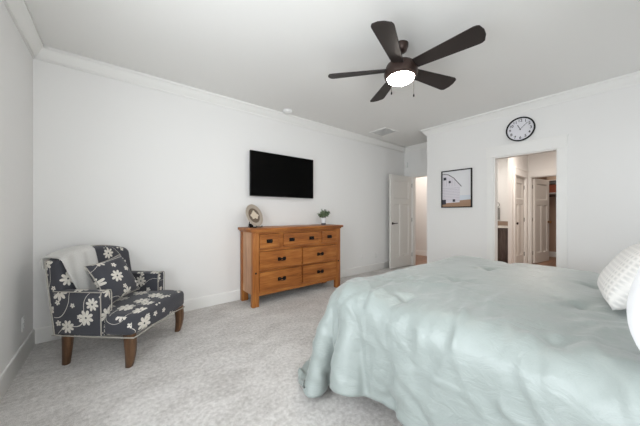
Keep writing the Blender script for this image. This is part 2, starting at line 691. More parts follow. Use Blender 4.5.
casing('trim_6', 'x', XR, -1, *D_BATH[:2], D_BATH[3], w=0.088, head=0.14, cap=0.018)
casing('trim_7', 'x', XA, -1, *D_HALL[:2], D_HALL[3], w=0.055, head=0.05, sides=(False, True), cap=0.012)
casing('trim_8', 'y', 1.67, -1, 6.69, 7.49, 2.02, w=0.09, head=0.14, jamb=0.065)
casing('trim_9', 'x', 7.70, -1, *D_CLOSET[:2], D_CLOSET[3], w=0.075, head=0.13)


def window(n, axis, face, out, a, b, z0, z1, thick=0.12):
    """double window: jambs, sashes, panes, stool and casing"""
    root = struct(empty('window_%d' % n, (0, 0, 0)), 'unseen window with white frame')

    def bx(m, u0, u1, za, zb, d0, d1):
        d0, d1 = sorted((face + out * d0, face + out * d1))
        if axis == 'x':
            m.box((d0, u0, za), (d1, u1, zb))
        else:
            m.box((u0, d0, za), (u1, d1, zb))
    m = MB()
    bx(m, a, a + 0.03, z0, z1, -thick, 0)
    bx(m, b - 0.03, b, z0, z1, -thick, 0)
    bx(m, a, b, z1 - 0.03, z1, -thick, 0)
    bx(m, a, b, z0, z0 + 0.03, -thick, 0)
    mid = (a + b) / 2
    bx(m, mid - 0.03, mid + 0.03, z0, z1, -thick, -0.03)
    bx(m, a, b, (z0 + z1) / 2 - 0.02, (z0 + z1) / 2 + 0.02, -0.10, -0.06)
    m.build('window_frame', M['trim'], root, smooth=0)
    for u0, u1 in ((a + 0.03, mid - 0.03), (mid + 0.03, b - 0.03)):
        m = MB()
        bx(m, u0, u1, z0 + 0.03, z1 - 0.03, -0.082, -0.078)
        m.build('pane', M['window_glass'], root, smooth=0)
    m = MB()
    bx(m, a - 0.09, a, z0 - 0.0, z1, 0, 0.018)
    bx(m, b, b + 0.09, z0 - 0.0, z1, 0, 0.018)
    bx(m, a - 0.11, b + 0.11, z1, z1 + 0.13, 0, 0.026)
    bx(m, a - 0.09, b + 0.09, z0 - 0.12, z0 - 0.025, 0, 0.018)
    m.build('window_casing', M['trim'], root, smooth=0)
    m = MB()
    bx(m, a - 0.155, b + 0.155, z0 - 0.025, z0, 0, 0.05)
    m.build('window_sill', M['trim'], root, smooth=0)


window(1, 'x', XL, 1, *WIN1)
window(2, 'y', YF, 1, *FILL_WIN2)  # added out of view to carry fill onto the back wall
window(3, 'y', YF, 1, *FILL_WIN3)  # added out of view to brighten the far side


def door_leaf(n, hinge, ang, width, height, label, lever=True, mat='door', knob_mat='bronze', flip=1):
    """craftsman door: leaf along local +x from the hinge, faces at y=0 and y=-0.035"""
    root = struct(empty('door_%d' % n, hinge, ang), label)
    t = 0.042
    m = MB()
    sw, z0 = 0.105, 0.012
    rails = [(z0, 0.25), (1.40, 1.52), (height - 0.12, height)]
    m.box((0, -t, z0), (sw, 0, height)).box((width - sw, -t, z0), (width, 0, height))
    for a, b in rails:
        m.box((sw, -t, a), (width - sw, 0, b))
    mc = width / 2
    m.box((mc - 0.05, -t, 0.25), (mc + 0.05, 0, 1.40))
    m.build('door_frame', M[mat], root, smooth=0)
    for a, b, c, d in ((sw, mc - 0.05, 0.25, 1.40), (mc + 0.05, width - sw, 0.25, 1.40), (sw, width - sw, 1.52, height - 0.12)):
        p = MB()
        for f, g in ((0.0, -0.015), (-t, -t + 0.015)):
            i = 0.022
            o_ = [p.bm.verts.new(v) for v in ((a, f, c), (b, f, c), (b, f, d), (a, f, d))]
            n_ = [p.bm.verts.new(v) for v in ((a + i, g, c + i), (b - i, g, c + i), (b - i, g, d - i), (a + i, g, d - i))]
            for q in range(4):
                p.bm.faces.new((o_[q], o_[(q + 1) % 4], n_[(q + 1) % 4], n_[q]))
            p.bm.faces.new(n_)
        p.build('door_panel', M[mat], root, smooth=0)
    hx, hz = width - 0.06, 0.98
    for s in (1, -1):
        yy = 0.0 if s > 0 else -t
        R = Matrix.Translation((hx, yy, hz)) @ Matrix.Rotation(-PI / 2 * s, 4, 'X')
        k = MB().lathe([(0.027, 0), (0.027, 0.006), (0.012, 0.010), (0.010, 0.035)], 20, mat=R)
        if lever:
            k.tube([(hx, yy + s * 0.035, hz), (hx - 0.03, yy + s * 0.045, hz), (hx - 0.115, yy + s * 0.042, hz + 0.004)], [0.011, 0.010, 0.008], 10)
        else:
            k.lathe([(0.010, 0.033), (0.024, 0.040), (0.028, 0.052), (0.022, 0.064), (0, 0.068)], 20, mat=R)
        k.build('door_handle', M[knob_mat], root)
    for hzz in (0.25, 1.05, height - 0.2):
        MB().tube([(-0.002, 0.004, hzz - 0.045), (-0.002, 0.004, hzz + 0.045)], 0.007, 10).build('hinge', M['bronze'], root)
    return root


door_leaf(1, (XA - 0.012, 3.292, 0), math.radians(177.0), 0.735, 2.035, 'white panelled door swung open against the far wall')
door_leaf(2, (7.471, 1.698, 0), math.radians(180.0), 0.762, 2.0, 'white door in the bathroom side wall', lever=False)
door_leaf(3, (7.80, 1.600, 0), math.radians(-10.0), 0.75, 2.03, 'white panelled closet door standing open', lever=False, knob_mat='brass')


# ------------------------------------------------------------------ bed, comforter and pillows
BX0, BX1, BY0, BY1, BZ = 1.17, 3.16, -0.72, 1.36, 0.685


def rounded_box(m, a, b, r, seg=4):
    m.box(a, b)
    return m.bevel(r, seg)


bed = tag(empty('bed', ((BX0 + BX1) / 2, (BY0 + BY1) / 2, 0)),
          'king bed hidden under the seafoam comforter, its padded headboard against the unseen front wall', 'bed')
cx, cy = bed.location.x, bed.location.y
mloc = Matrix.Translation((-cx, -cy, 0))
rounded_box(MB(), (BX0 + 0.05, BY0 + 0.03, 0.34), (BX1 - 0.05, BY1 - 0.05, BZ - 0.045), 0.10).xform(mloc).build('mattress', M['mattress'], bed)
rounded_box(MB(), (BX0 + 0.07, BY0 + 0.03, 0.14), (BX1 - 0.07, BY1 - 0.07, 0.34), 0.02).xform(mloc).build('bed_base', M['headboard'], bed)
rounded_box(MB(), (BX0 - 0.02, YF + 0.018, 0.0), (BX1 + 0.02, BY0 + 0.03, 1.12), 0.025).xform(mloc).build('headboard', M['headboard'], bed)
for lx in (BX0 + 0.35, BX1 - 0.35):
    for ly in (BY0 + 0.15, BY1 - 0.35):
        MB().box((lx - 0.03, ly - 0.03, 0), (lx + 0.03, ly + 0.03, 0.14)).xform(mloc).build('leg', M['walnut'], bed)


def smooth_noise(shape, cell, rng, passes=1):
    ny, nx = shape
    gy, gx = int(ny / cell) + 3, int(nx / cell) + 3
    g = rng.standard_normal((gy, gx))
    yy = np.linspace(0, gy - 1.001, ny)
    xx = np.linspace(0, gx - 1.001, nx)
    y0, x0 = yy.astype(int), xx.astype(int)
    fy, fx = yy - y0, xx - x0
    fy = (fy * fy * (3 - 2 * fy))[:, None]
    fx = (fx * fx * (3 - 2 * fx))[None, :]
    a = g[np.ix_(y0, x0)] * (1 - fx) + g[np.ix_(y0, x0 + 1)] * fx
    b = g[np.ix_(y0 + 1, x0)] * (1 - fx) + g[np.ix_(y0 + 1, x0 + 1)] * fx
    return a * (1 - fy) + b * fy


def drape():
    """small cloth solver: the comforter falls over the mattress and comes to rest"""
    rng = np.random.default_rng(5)
    sp = 0.03
    dl, dr, df = 0.435, 0.40, 0.450                  # drop at the near side, far side and foot
    x0, x1, y0, y1 = BX0 - dl, BX1 + dr, -0.56, BY1 + df
    nx, ny = int((x1 - x0) / sp) + 1, int((y1 - y0) / sp) + 1
    X, Y = np.meshgrid(x0 + sp * np.arange(nx), y0 + sp * np.arange(ny))
    U, W = X.copy(), Y.copy()
    # rounded corners at the foot
    oy = np.maximum(W - BY1, 0) / df
    for sgn, bx, d in ((-1, BX0, dl), (1, BX1, dr)):
        ox = np.maximum((X - bx) * sgn, 0) / d
        ln = np.hypot(ox, oy)
        mx = np.maximum(ox, oy)
        k = np.where(ln > 1e-6, (mx / np.maximum(ln, 1e-6)) ** 0.72, 1.0)
        k = np.where((ox > 0) & (oy > 0), k, 1.0)
        U = np.where(ox > 0, bx + sgn * ox * d * k, U)
        W = np.where((ox > 0) & (oy > 0), BY1 + oy * df * k, W)
    P = np.stack([U, W, np.full_like(X, BZ + 0.06)], -1)
    F0 = P.copy()
    P[..., 2] += 0.012 * smooth_noise((ny, nx), 5, rng)
    hang = np.clip((BX0 + 0.12 - X) / 0.15, 0, 1) + np.clip((Y - BY1 + 0.12) / 0.15, 0, 1)
    loose = 1.0 + 0.012 * np.abs(smooth_noise((ny, nx), 8, rng)) + 0.030 * np.clip(hang, 0, 1) * np.clip(0.6 + 0.5 * smooth_noise((ny, nx), 7, rng), 0, 2)
    V = np.zeros_like(P)
    c = np.array([(BX0 + BX1) / 2, (BY0 + BY1) / 2, BZ / 2])
    hx = np.array([(BX1 - BX0) / 2, (BY1 - BY0) / 2, BZ / 2])
    rad, pad = 0.11, 0.012
    S = np.s_
    out = []
    for o in (0, 1):
        n = (nx - o) // 2
        out.append((S[:, o:o + 2 * n:2], S[:, o + 1:o + 2 * n:2], 1.0))
        n = (ny - o) // 2
        out.append((S[o:o + 2 * n:2, :], S[o + 1:o + 2 * n:2, :], 1.0))
    for o in (0, 1):
        n = (ny - o) // 2
        out.append((S[o:o + 2 * n:2, :-1], S[o + 1:o + 2 * n:2, 1:], 0.5))
        out.append((S[o:o + 2 * n:2, 1:], S[o + 1:o + 2 * n:2, :-1], 0.5))
    st = 3
    for o in range(2 * st):
        n = len(np.arange(o, nx - st, 2 * st))
        if n:
            out.append((S[:, o:o + 2 * st * n:2 * st], S[:, o + st:o + st + 2 * st * n:2 * st], 0.10))
        n = len(np.arange(o, ny - st, 2 * st))
        if n:
            out.append((S[o:o + 2 * st * n:2 * st, :], S[o + st:o + st + 2 * st * n:2 * st, :], 0.10))
    cons = []
    for a, b, k in out:
        la, lb, fa, fb = loose[a], loose[b], F0[a], F0[b]
        n0, n1 = min(la.shape[0], lb.shape[0]), min(la.shape[1], lb.shape[1])
        L = np.linalg.norm(fb[:n0, :n1] - fa[:n0, :n1], axis=-1) * (la[:n0, :n1] + lb[:n0, :n1]) * 0.5
        cons.append((a, b, n0, n1, L, k))
    dt = 1 / 60.0
    steps = 230
    for it in range(steps):
        V[..., 2] -= 5.0 * dt
        V *= 0.98 if it < steps - 60 else 0.90
        Q = P + V * dt
        for _ in range(14):
            for a, b, n0, n1, L, k in cons:
                A, B = Q[a][:n0, :n1], Q[b][:n0, :n1]
                d = B - A
                l = np.sqrt((d * d).sum(-1))
                w = (l - L) / np.maximum(l, 1e-9) * (0.5 * k)
                d *= w[..., None]
                A += d
                B -= d
        # mattress (rounded box) and floor
        for _ in range(2):
            q = Q - c
            s = np.sign(q)
            e = np.abs(q) - (hx - rad)
            o = np.maximum(e, 0)
            ol = np.sqrt((o * o).sum(-1))
            sd = ol + np.minimum(e.max(-1), 0) - rad - pad
            hit = sd < 0
            nrm = o / np.maximum(ol, 1e-9)[..., None]
            deep = ol < 1e-9
            if deep.any():
                j = e.argmax(-1)
                nrm[deep] = np.eye(3)[j[deep]]
            nrm = nrm * s
            Q[hit] -= (nrm * sd[..., None])[hit]
        up = hit & (nrm[..., 2] > 0.5)
        Q[up, :2] += 0.5 * (P[up, :2] - Q[up, :2])
        lowv = Q[..., 2] < 0.03
        Q[lowv, 2] = 0.03
        Q[lowv, :2] += 0.6 * (P[lowv, :2] - Q[lowv, :2])
        V = (Q - P) / dt
        P = Q
    return P, X, Y


def finer(A):
    """twice the grid resolution (linear, then one smoothing pass)"""
    for ax in (0, 1):
        A = np.moveaxis(A, ax, 0)
        B = np.empty((2 * len(A) - 1,) + A.shape[1:])
        B[::2] = A
        B[1::2] = (A[:-1] + A[1:]) / 2
        C = B.copy()
        C[1:-1] = 0.25 * B[:-2] + 0.5 * B[1:-1] + 0.25 * B[2:]
        A = np.moveaxis(C, 0, ax)
    return A


def make_comforter():
    P, X, Y = drape()
    P, X, Y = finer(P), finer(X), finer(Y)
    ny, nx = P.shape[:2]
    rng = np.random.default_rng(11)
    du = np.gradient(P, axis=1)
    dv = np.gradient(P, axis=0)
    N = np.cross(du, dv)
    N /= np.linalg.norm(N, axis=-1, keepdims=True)
    puff = np.full((ny, nx), 0.030)
    for tx in (0.78, 1.33, 1.93, 2.50, 3.10):
        for ty in (0.07, 0.70, 1.32, 1.72):
            r = np.hypot(X - tx, Y - ty)
            th = np.arctan2(Y - ty, X - tx)
            ph = rng.uniform(0, 6.28)
            puff -= 0.026 * np.exp(-(r / 0.045) ** 2) + 0.010 * np.exp(-(r / 0.15) ** 2)
            puff += 0.007 * np.sin(4 * th + ph) * np.exp(-(r / 0.15) ** 2) * (1 - np.exp(-(r / 0.04) ** 2))
    # soft rumples, and creases that run down the near side from the edge of the mattress
    near = 1 / (1 + np.exp((X - 1.75) / 0.18))
    puff += (0.0012 + 0.0022 * near) * smooth_noise((ny, nx), 8, rng) + (0.003 + 0.004 * near) * smooth_noise((ny, nx), 22, rng)
    rid = 1 - np.abs(smooth_noise((ny, nx), 14, rng) + 0.35 * smooth_noise((ny, nx), 6, rng))
    puff += (0.002 + 0.006 * near) * np.clip(rid, 0, 1) ** 3
    for _ in range(120):
        ax, ay = rng.uniform(0.62, 1.9), rng.uniform(-0.5, 1.85)
        if rng.random() < 0.18:
            ax = rng.uniform(1.6, 2.9)
        an = rng.normal(0.0, 0.55)
        L = rng.uniform(0.10, 0.36)
        wd = rng.uniform(0.011, 0.024)
        h = rng.uniform(0.005, 0.014) * (1.0 if ax < 1.7 else 0.55)
        bend = rng.normal(0, 0.8)
        dx, dy = X - ax, Y - ay
        u = dx * math.cos(an) + dy * math.sin(an)
        v = -dx * math.sin(an) + dy * math.cos(an) + bend * u * u
        env = np.exp(-(u / L) ** 2 * 1.5)
        puff += h * env * (np.exp(-np.abs(v) / wd) - 0.6 * np.exp(-((v - 2.2 * wd) / (1.3 * wd)) ** 2))
    for _ in range(130):                            # finer creases, mostly on the hanging side
        ax, ay = rng.uniform(0.72, 1.45), rng.uniform(-0.5, 1.5)
        an, L, wd = rng.normal(0.1, 0.45), rng.uniform(0.05, 0.20), rng.uniform(0.008, 0.014)
        bend = rng.normal(0, 1.2)
        dx, dy = X - ax, Y - ay
        u = dx * math.cos(an) + dy * math.sin(an)
        v = -dx * math.sin(an) + dy * math.cos(an) + bend * u * u
        puff += rng.uniform(0.0025, 0.0065) * np.exp(-(u / L) ** 2 * 1.5) * (np.exp(-np.abs(v) / wd) - 0.5 * np.exp(-((v - 2.4 * wd) / (1.4 * wd)) ** 2))
    P = P + N * puff[..., None]
    P[..., 2] = np.maximum(P[..., 2], 0.03)
    bm = bmesh.new()
    lay = bm.loops.layers.uv.verify()
    vs = [[bm.verts.new(P[j, i]) for i in range(nx)] for j in range(ny)]
    for j in range(ny - 1):
        for i in range(nx - 1):
            q = ((j, i), (j, i + 1), (j + 1, i + 1), (j + 1, i))
            f = bm.faces.new([vs[a][b] for a, b in q])
            for l, (a, b) in zip(f.loops, q):
                l[lay].uv = (X[a, b], Y[a, b])
    me = bpy.data.meshes.new('comforter')
    bm.to_mesh(me)
    bm.free()
    me.materials.append(M['comforter'])
    for p in me.polygons:
        p.use_smooth = True
    o = bpy.data.objects.new('comforter', me)
    COL.objects.link(o)
    sm = o.modifiers.new('soften', 'SMOOTH')
    sm.iterations = 1
    sm.factor = 0.3
    so = o.modifiers.new('thickness', 'SOLIDIFY')
    so.thickness = 0.024
    so.offset = -1.0
    return o


comforter = make_comforter()
tag(comforter, 'rumpled seafoam green satin comforter spread over the bed, hanging near the carpet', 'comforter')


def pillow(name, w, h, t, mat, loc, rz, lean, parent=None, power=3.2, pinch=0.06, n=26, uvoff=(0, 0)):
    """upright pillow: local x width, z height, y thickness; base at local z = 0, leaning back by lean about x"""
    m = MB()

    def shape(s):
        def fn(a, b):
            u, v = a * 2 - 1, b * 2 - 1
            g = max(0.0, (1 - abs(u) ** power)) ** 0.5 * max(0.0, (1 - abs(v) ** power)) ** 0.5
            k = 1 - pinch * (1 - abs(u * u)) * v * v
            k2 = 1 - pinch * (1 - abs(v * v)) * u * u
            return (u * w / 2 * k2, s * t / 2 * g, h / 2 + v * h / 2 * k)
        return fn
    m.grid(shape(1), n, n)
    m.grid(shape(-1), n, n)
    bmesh.ops.remove_doubles(m.bm, verts=m.bm.verts, dist=1e-4)
    o = m.build(name, mat, parent, smooth=80)
    lay = o.data.uv_layers.new(name='UVMap')
    for l in o.data.loops:
        c = o.data.vertices[l.vertex_index].co
        lay.data[l.index].uv = (c.x + uvoff[0], c.z + uvoff[1])
    o.location = loc
    o.rotation_euler = (lean, 0, rz)
    return o


tag(pillow('throw_pillow', 0.42, 0.34, 0.16, M['waffle'], (2.04, 0.11, 0.745), math.radians(8), math.radians(30)),
    'white waffle weave pillow leaning farthest down the bed', 'pillow', 'pillows on the bed')
tag(pillow('pillow', 0.50, 0.40, 0.18, M['white_linen'], (1.36, -0.03, 0.765), math.radians(2), math.radians(14)),
    'smooth white pillow at the right edge, nearest the camera', 'pillow', 'pillows on the bed')
tag(pillow('throw_pillow', 0.52, 0.46, 0.15, M['knit'], (2.12, -0.14, 0.742), math.radians(2), math.radians(20)),
    'grey knit pillow tucked behind the white waffle pillow', 'pillow', 'pillows on the bed')
for k, xx in enumerate((1.72, 2.62)):
    tag(pillow('sleeping_pillow', 0.80, 0.46, 0.18, M['white_linen'], (xx, -0.44, 0.760), 0, math.radians(16)),
        ('white sleeping pillow propped behind the smooth white pillow', 'white sleeping pillow propped at the far side of the headboard')[k],
        'pillow', 'pillows on the bed')


# ------------------------------------------------------------------ armchair
chair = tag(empty('armchair', (0.106, 2.898, 0), math.radians(-132.7)),
            'charcoal armchair with cream flowers and curved wooden legs in the left corner', 'armchair')


def arc(p, q, bulge, n=8):
    out = []
    for i in range(n + 1):
        t = i / n
        out.append((p[0] + (q[0] - p[0]) * t, p[1] + (q[1] - p[1]) * t + bulge * math.sin(PI * t)))
    return out


# seat: a T shaped cushion on a sprung base, rounded at the front
def t_outline(hw, inner, yf, ya, yb, bow=0.03):
    front = [(hw - 2 * hw * i / 12, yf + bow * (1 - (2 * i / 12 - 1) ** 2)) for i in range(13)]
    return front + [(-hw, ya), (-inner, ya), (-inner, yb), (inner, yb), (inner, ya), (hw, ya)]


m = MB().prism(t_outline(0.350, 0.270, 0.305, 0.07, -0.30), 0.252, 0.405)
m.bevel(0.045, 5, 50)
for v in m.bm.verts:
    if v.co.z > 0.36:
        v.co.z += 0.045 * max(0, 1 - (v.co.x / 0.36) ** 2) * max(0, 1 - ((v.co.y - 0.02) / 0.42) ** 2)
seat = m.build('seat', M['floral'], chair, 60, uv=(0.12, 0.31))
# apron wave along the lower front edge, with piping
wave = []
for i in range(33):
    x = 0.350 - 0.70 * i / 32
    wave.append((x, 0.307 + 0.03 * (1 - (x / 0.35) ** 2), 0.250 + 0.012 * math.sin(abs(x) / 0.35 * PI * 1.5)))
m = MB()
m.tube([(0.352, -0.345, 0.247), (0.354, -0.1, 0.248), (0.354, 0.12, 0.249), (0.354, 0.262, 0.250)] + wave[1:-1] +
       [(-0.354, 0.262, 0.250), (-0.354, 0.12, 0.249), (-0.352, -0.345, 0.247)], 0.0045, 8)
m.build('piping', M['piping'], seat)
# base box below seat and arms
MB().box((-0.343, -0.33, 0.248), (0.343, 0.08, 0.34)).bevel(0.01, 2).build('seat_base', M['floral'], chair, uv=(0.4, 0.1))
# arms
for s in (1, -1):
    prof = [(0.268, 0.25), (0.352, 0.25), (0.356, 0.45), (0.360, 0.560), (0.354, 0.588), (0.340, 0.597), (0.300, 0.597), (0.277, 0.588), (0.269, 0.560)]
    m = MB().prism([(s * a, b) for a, b in prof], -0.335, 0.068, axis='Y')
    m.bevel(0.012, 3, 55)
    a = m.build('arm', M['floral'], chair, 50, uv=(0.05 if s > 0 else 0.45, 0.22))
    MB().tube([(s * 0.357, 0.071, 0.255), (s * 0.360, 0.071, 0.45), (s * 0.364, 0.071, 0.560), (s * 0.357, 0.071, 0.591), (s * 0.340, 0.071, 0.600),
               (s * 0.300, 0.071, 0.600), (s * 0.274, 0.071, 0.590), (s * 0.266, 0.071, 0.560), (s * 0.266, 0.071, 0.42)], 0.004, 8).build('piping', M['piping'], a)
    MB().tube([(s * 0.357, 0.071, 0.592), (s * 0.358, -0.15, 0.592), (s * 0.358, -0.33, 0.592)], 0.004, 8).build('piping', M['piping'], a)


# backrest with a camel back, leaning
def back_top(x):
    t = min(1.0, abs(x) / 0.36)
    return 0.897 - 0.062 * t ** 2 - 0.022 * max(0, (t - 0.8) / 0.2) ** 2


xs = [-0.355 + 0.71 * i / 24 for i in range(25)]
out = [(0.352, 0.25), (0.357, 0.55)] + [(x, back_top(x)) for x in xs[::-1]] + [(-0.357, 0.55), (-0.352, 0.25)]
m = MB().prism(out, -0.355, -0.225, axis='Y')
m.bevel(0.035, 4, 50)
for v in m.bm.verts:
    k = max(0, v.co.z - 0.30)
    v.co.y -= 0.15 * k - 0.035 * (0 if v.co.y < -0.28 else 1) * max(0, 1 - (v.co.x / 0.3) ** 2) * max(0, 1 - ((v.co.z - 0.6) / 0.3) ** 2)
back = m.build('backrest', M['floral'], chair, 60, uv=(0.21, 0.09))
edge = [(0.358, 0.255), (0.362, 0.55)] + [(x * 1.01, back_top(x) + 0.002) for x in xs[::-1]] + [(-0.362, 0.55), (-0.358, 0.255)]
MB().tube([(x, -0.318 - 0.15 * max(0, z - 0.3), z) for x, z in edge], 0.005, 8).build('piping', M['piping'], back)


def chair_leg(sx, sy, front):
    pts, rs = [], []
    for i in range(9):
        t = i / 8
        z = 0.262 * (1 - t)
        if front:
            off = 0.018 * math.sin(t * PI * 0.9) - 0.012 * t
            r = 0.037 - 0.015 * t + 0.004 * math.sin(t * PI)
        else:
            off = 0.016 * t ** 1.6
            r = 0.034 - 0.012 * t
        d = 1 if front else -1
        pts.append((sx * (0.305 + (0.4 * off if front else 0)), sy + d * off, z))
        rs.append(r)
    m = MB()
    rings = []
    for p, r in zip(pts, rs):
        rings.append([m.bm.verts.new((p[0] + r * a, p[1] + r * b, p[2])) for a, b in
                      ((-1, -.6), (-.6, -1), (.6, -1), (1, -.6), (1, .6), (.6, 1), (-.6, 1), (-1, .6))])
    for a, b in zip(rings[:-1], rings[1:]):
        for k in range(8):
            m.bm.faces.new((a[k], a[(k + 1) % 8], b[(k + 1) % 8], b[k]))
    m.bm.faces.new(rings[0])
    m.bm.faces.new(rings[-1][::-1])
    m.build('leg', M['walnut'], chair, 50)


for sx in (1, -1):
    chair_leg(sx, 0.258, True)
    chair_leg(sx, -0.262, False)

cm = chair.rotation_euler.to_matrix().to_4x4()
cm.translation = chair.location


def on_chair(v):
    return cm @ Vector(v)


# floral throw pillow on the seat
pl = tag(pillow('throw_pillow', 0.34, 0.37, 0.15, M['floral'], on_chair((0.078, 0.022, 0.468)), chair.rotation_euler.z + 0.04, math.radians(26), power=3.0, pinch=0.09, uvoff=(0.33, 0.71)),
         'square charcoal floral pillow propped on the armchair seat', 'pillow')
pl.rotation_euler.y = 0.12
m = MB()
loop = []
for i in range(64):
    a = i / 64 * 4
    k, f = int(a), a - int(a)
    c = [(-1, -1), (1, -1), (1, 1), (-1, 1), (-1, -1)]
    u = c[k][0] + (c[k + 1][0] - c[k][0]) * f
    v = c[k][1] + (c[k + 1][1] - c[k][1]) * f
    loop.append((u * 0.17 * (1 - 0.09 * (1 - v * v) * u * u), 0, 0.185 + v * 0.185 * (1 - 0.09 * (1 - u * u) * v * v)))
m.tube(loop, 0.0045, 6, closed=True)
m.build('piping', M['piping'], pl)


# pale throw over the near half of the backrest
def throw_point(a, b):
    # a across (0 = near side, 1 = middle), b from behind the back (0) over the top to the seat (1)
    xt = 0.338 - 0.27 * a
    if b < 0.25:
        z = 0.76 + (back_top(xt) + 0.006 - 0.76) * (b / 0.25)
        return (xt, -0.376 - 0.15 * (z - 0.3), z)
    if b < 0.40:
        t = (b - 0.25) / 0.15
        ang = PI * (1 - t)
        zt = back_top(xt) + 0.004
        yc = -0.293 - 0.15 * (zt - 0.3)
        return (xt, yc + 0.084 * math.cos(ang), zt + 0.016 * math.sin(ang))
    t = (b - 0.40) / 0.60
    x_end = 0.235 - 0.15 * a
    x = xt + (x_end - xt) * t ** 1.1
    zt = back_top(xt) + 0.004
    z = zt + (0.50 - zt) * t
    k = max(0, z - 0.3)
    bul = 0.035 * max(0, 1 - (x / 0.3) ** 2) * max(0, 1 - ((z - 0.6) / 0.3) ** 2)
    y = -0.209 - 0.15 * k + bul + 0.010 + 0.006 * math.sin(a * 14 + t * 3)
    return (x, y, z)


m = MB().grid(throw_point, 26, 44)
lay = m.bm.loops.layers.uv.verify()
for f in m.bm.faces:
    for l in f.loops:
        l[lay].uv = (l.vert.co.x, l.vert.co.z)
th = m.build('throw_blanket', M['throw'], None, 80)
th.matrix_world = cm
sd = th.modifiers.new('thickness', 'SOLIDIFY')
sd.thickness = 0.009
sd.offset = 0.0
tag(th, 'pale grey knitted throw draped over the near half of the armchair back', 'throw blanket')

# ------------------------------------------------------------------ dresser
DX, DY = 1.352, 3.455                              # left side, back
dresser = tag(empty('dresser', ((1.352 + 2.865) / 2, 3.255, 0)), 'honey oak dresser with seven drawers below the television', 'dresser')
W2, F, B = 0.7565, -0.205, 0.205                   # half width, front y, back y (local)
PW = 0.09
for sx in (1, -1):
    for y0, y1 in ((F, F + 0.065), (B - 0.065, B)):
        xa, xb = sorted((sx * W2, sx * (W2 - PW)))
        MB().box((xa, y0, 0), (xb, y1, 0.965)).bevel(0.004, 2).build('post', M['oak_z'], dresser)
    xa, xb = sorted((sx * (W2 - 0.012), sx * (W2 - 0.032)))
    MB().box((xa, F + 0.065, 0.15), (xb, B - 0.065, 0.965)).build('side_panel', M['oak_side_lit'], dresser)
MB().box((-W2 + PW, B - 0.03, 0.15), (W2 - PW, B - 0.012, 0.96)).build('back_panel', M['oak_x'], dresser)
MB().box((-W2 - 0.012, F - 0.014, 0.955), (W2 + 0.012, B, 0.975)).box((-W2 - 0.034, F - 0.036, 0.975), (W2 + 0.034, B + 0.006, 1.010)).bevel(0.005, 2).build('top', M['oak_x'], dresser)
XI = W2 - PW
m = MB()
m.box((-XI, F + 0.012, 0.93), (XI, F + 0.04, 0.957))
m.box((-XI, F + 0.012, 0.705), (XI, F + 0.04, 0.742))
m.box((-XI, F + 0.012, 0.440), (XI, F + 0.04, 0.462))
m.box((-XI, F + 0.012, 0.165), (XI, F + 0.04, 0.190))
for a, b in ((-0.374, -0.310), (0.306, 0.370)):
    m.box((a, F + 0.012, 0.742), (b, F + 0.04, 0.93))
m.box((-0.012, F + 0.012, 0.190), (0.012, F + 0.04, 0.440)).box((-0.012, F + 0.012, 0.462), (0.012, F + 0.04, 0.705))
m.build('face_frame', M['oak_x'], dresser, smooth=0)
pts = [(-XI, 0.166), (-XI, 0.132)] + [(-XI + 0.12 + (2 * XI - 0.24) * i / 20, 0.132) for i in range(21)] + [(XI, 0.132), (XI, 0.166)]
MB().prism(pts, F + 0.016, F + 0.036, axis='Y').build('apron', M['oak_x'], dresser, smooth=0)


def pull(x, z, w, parent):
    """black bail pull on a shaped back plate"""
    m = MB()
    y = F - 0.006
    h = 0.024
    for s in (1, -1):
        m.prism([(x + s * w / 2 - 0.024, z - h), (x + s * w / 2 + 0.016, z - h), (x + s * w / 2 + 0.022, z), (x + s * w / 2 + 0.016, z + h), (x + s * w / 2 - 0.024, z + h)], y - 0.005, y + 0.001, axis='Y')
        m.tube([(x + s * w / 2, y, z + 0.004), (x + s * w / 2, y - 0.024, z + 0.004)], 0.007, 10)
    m.box((x - w / 2, y - 0.004, z - 0.009), (x + w / 2, y + 0.001, z + 0.009))
    m.tube([(x - w / 2, y - 0.022, z + 0.004), (x - w / 2 + 0.004, y - 0.030, z - 0.010), (x - w / 4, y - 0.032, z - 0.017), (x + w / 4, y - 0.032, z - 0.017),
            (x + w / 2 - 0.004, y - 0.030, z - 0.010), (x + w / 2, y - 0.022, z + 0.004)], 0.0055, 8)
    m.build('pull', M['black_metal'], parent)


def drawer(x0, x1, z0, z1, pulls, lip):
    g = 0.0045
    m = MB().box((x0 + g, F - 0.006, z0 + g), (x1 - g, F + 0.03, z1 - g))
    if lip:   # a raised border round the face
        b = 0.022
        for q in ((x0 + g, x1 - g, z0 + g, z0 + b), (x0 + g, x1 - g, z1 - b, z1 - g), (x0 + g, x0 + b, z0 + b, z1 - b), (x1 - b, x1 - g, z0 + b, z1 - b)):
            m.box((q[0], F - 0.012, q[2]), (q[1], F - 0.006, q[3]))
    m.bevel(0.002, 1)
    d = m.build('drawer', M['oak_x'], dresser)
    for x, w in pulls:
        pull(x, (z0 + z1) / 2, w, d)


drawer(-XI, -0.374, 0.742, 0.93, [(-0.52, 0.042)], True)
drawer(-0.310, 0.306, 0.742, 0.93, [(-0.175, 0.042), (0.171, 0.042)], False)
drawer(0.370, XI, 0.742, 0.93, [(0.518, 0.042)], True)
for z0, z1 in ((0.462, 0.705), (0.190, 0.440)):
    drawer(-XI, -0.012, z0, z1, [(-0.335, 0.080)], False)
    drawer(0.012, XI, z0, z1, [(0.335, 0.080)], False)
for x in (-W2 + 0.045, W2 - 0.045):
    for z in (0.435,):
        MB().lathe([(0.013, 0), (0.013, 0.003), (0.009, 0.006), (0, 0.007)], 14, mat=Matrix.Translation((x, F + 0.001, z)) @ Matrix.Rotation(PI / 2, 4, 'X')).build('peg', M['black_metal'], dresser)
DTOP = 1.010

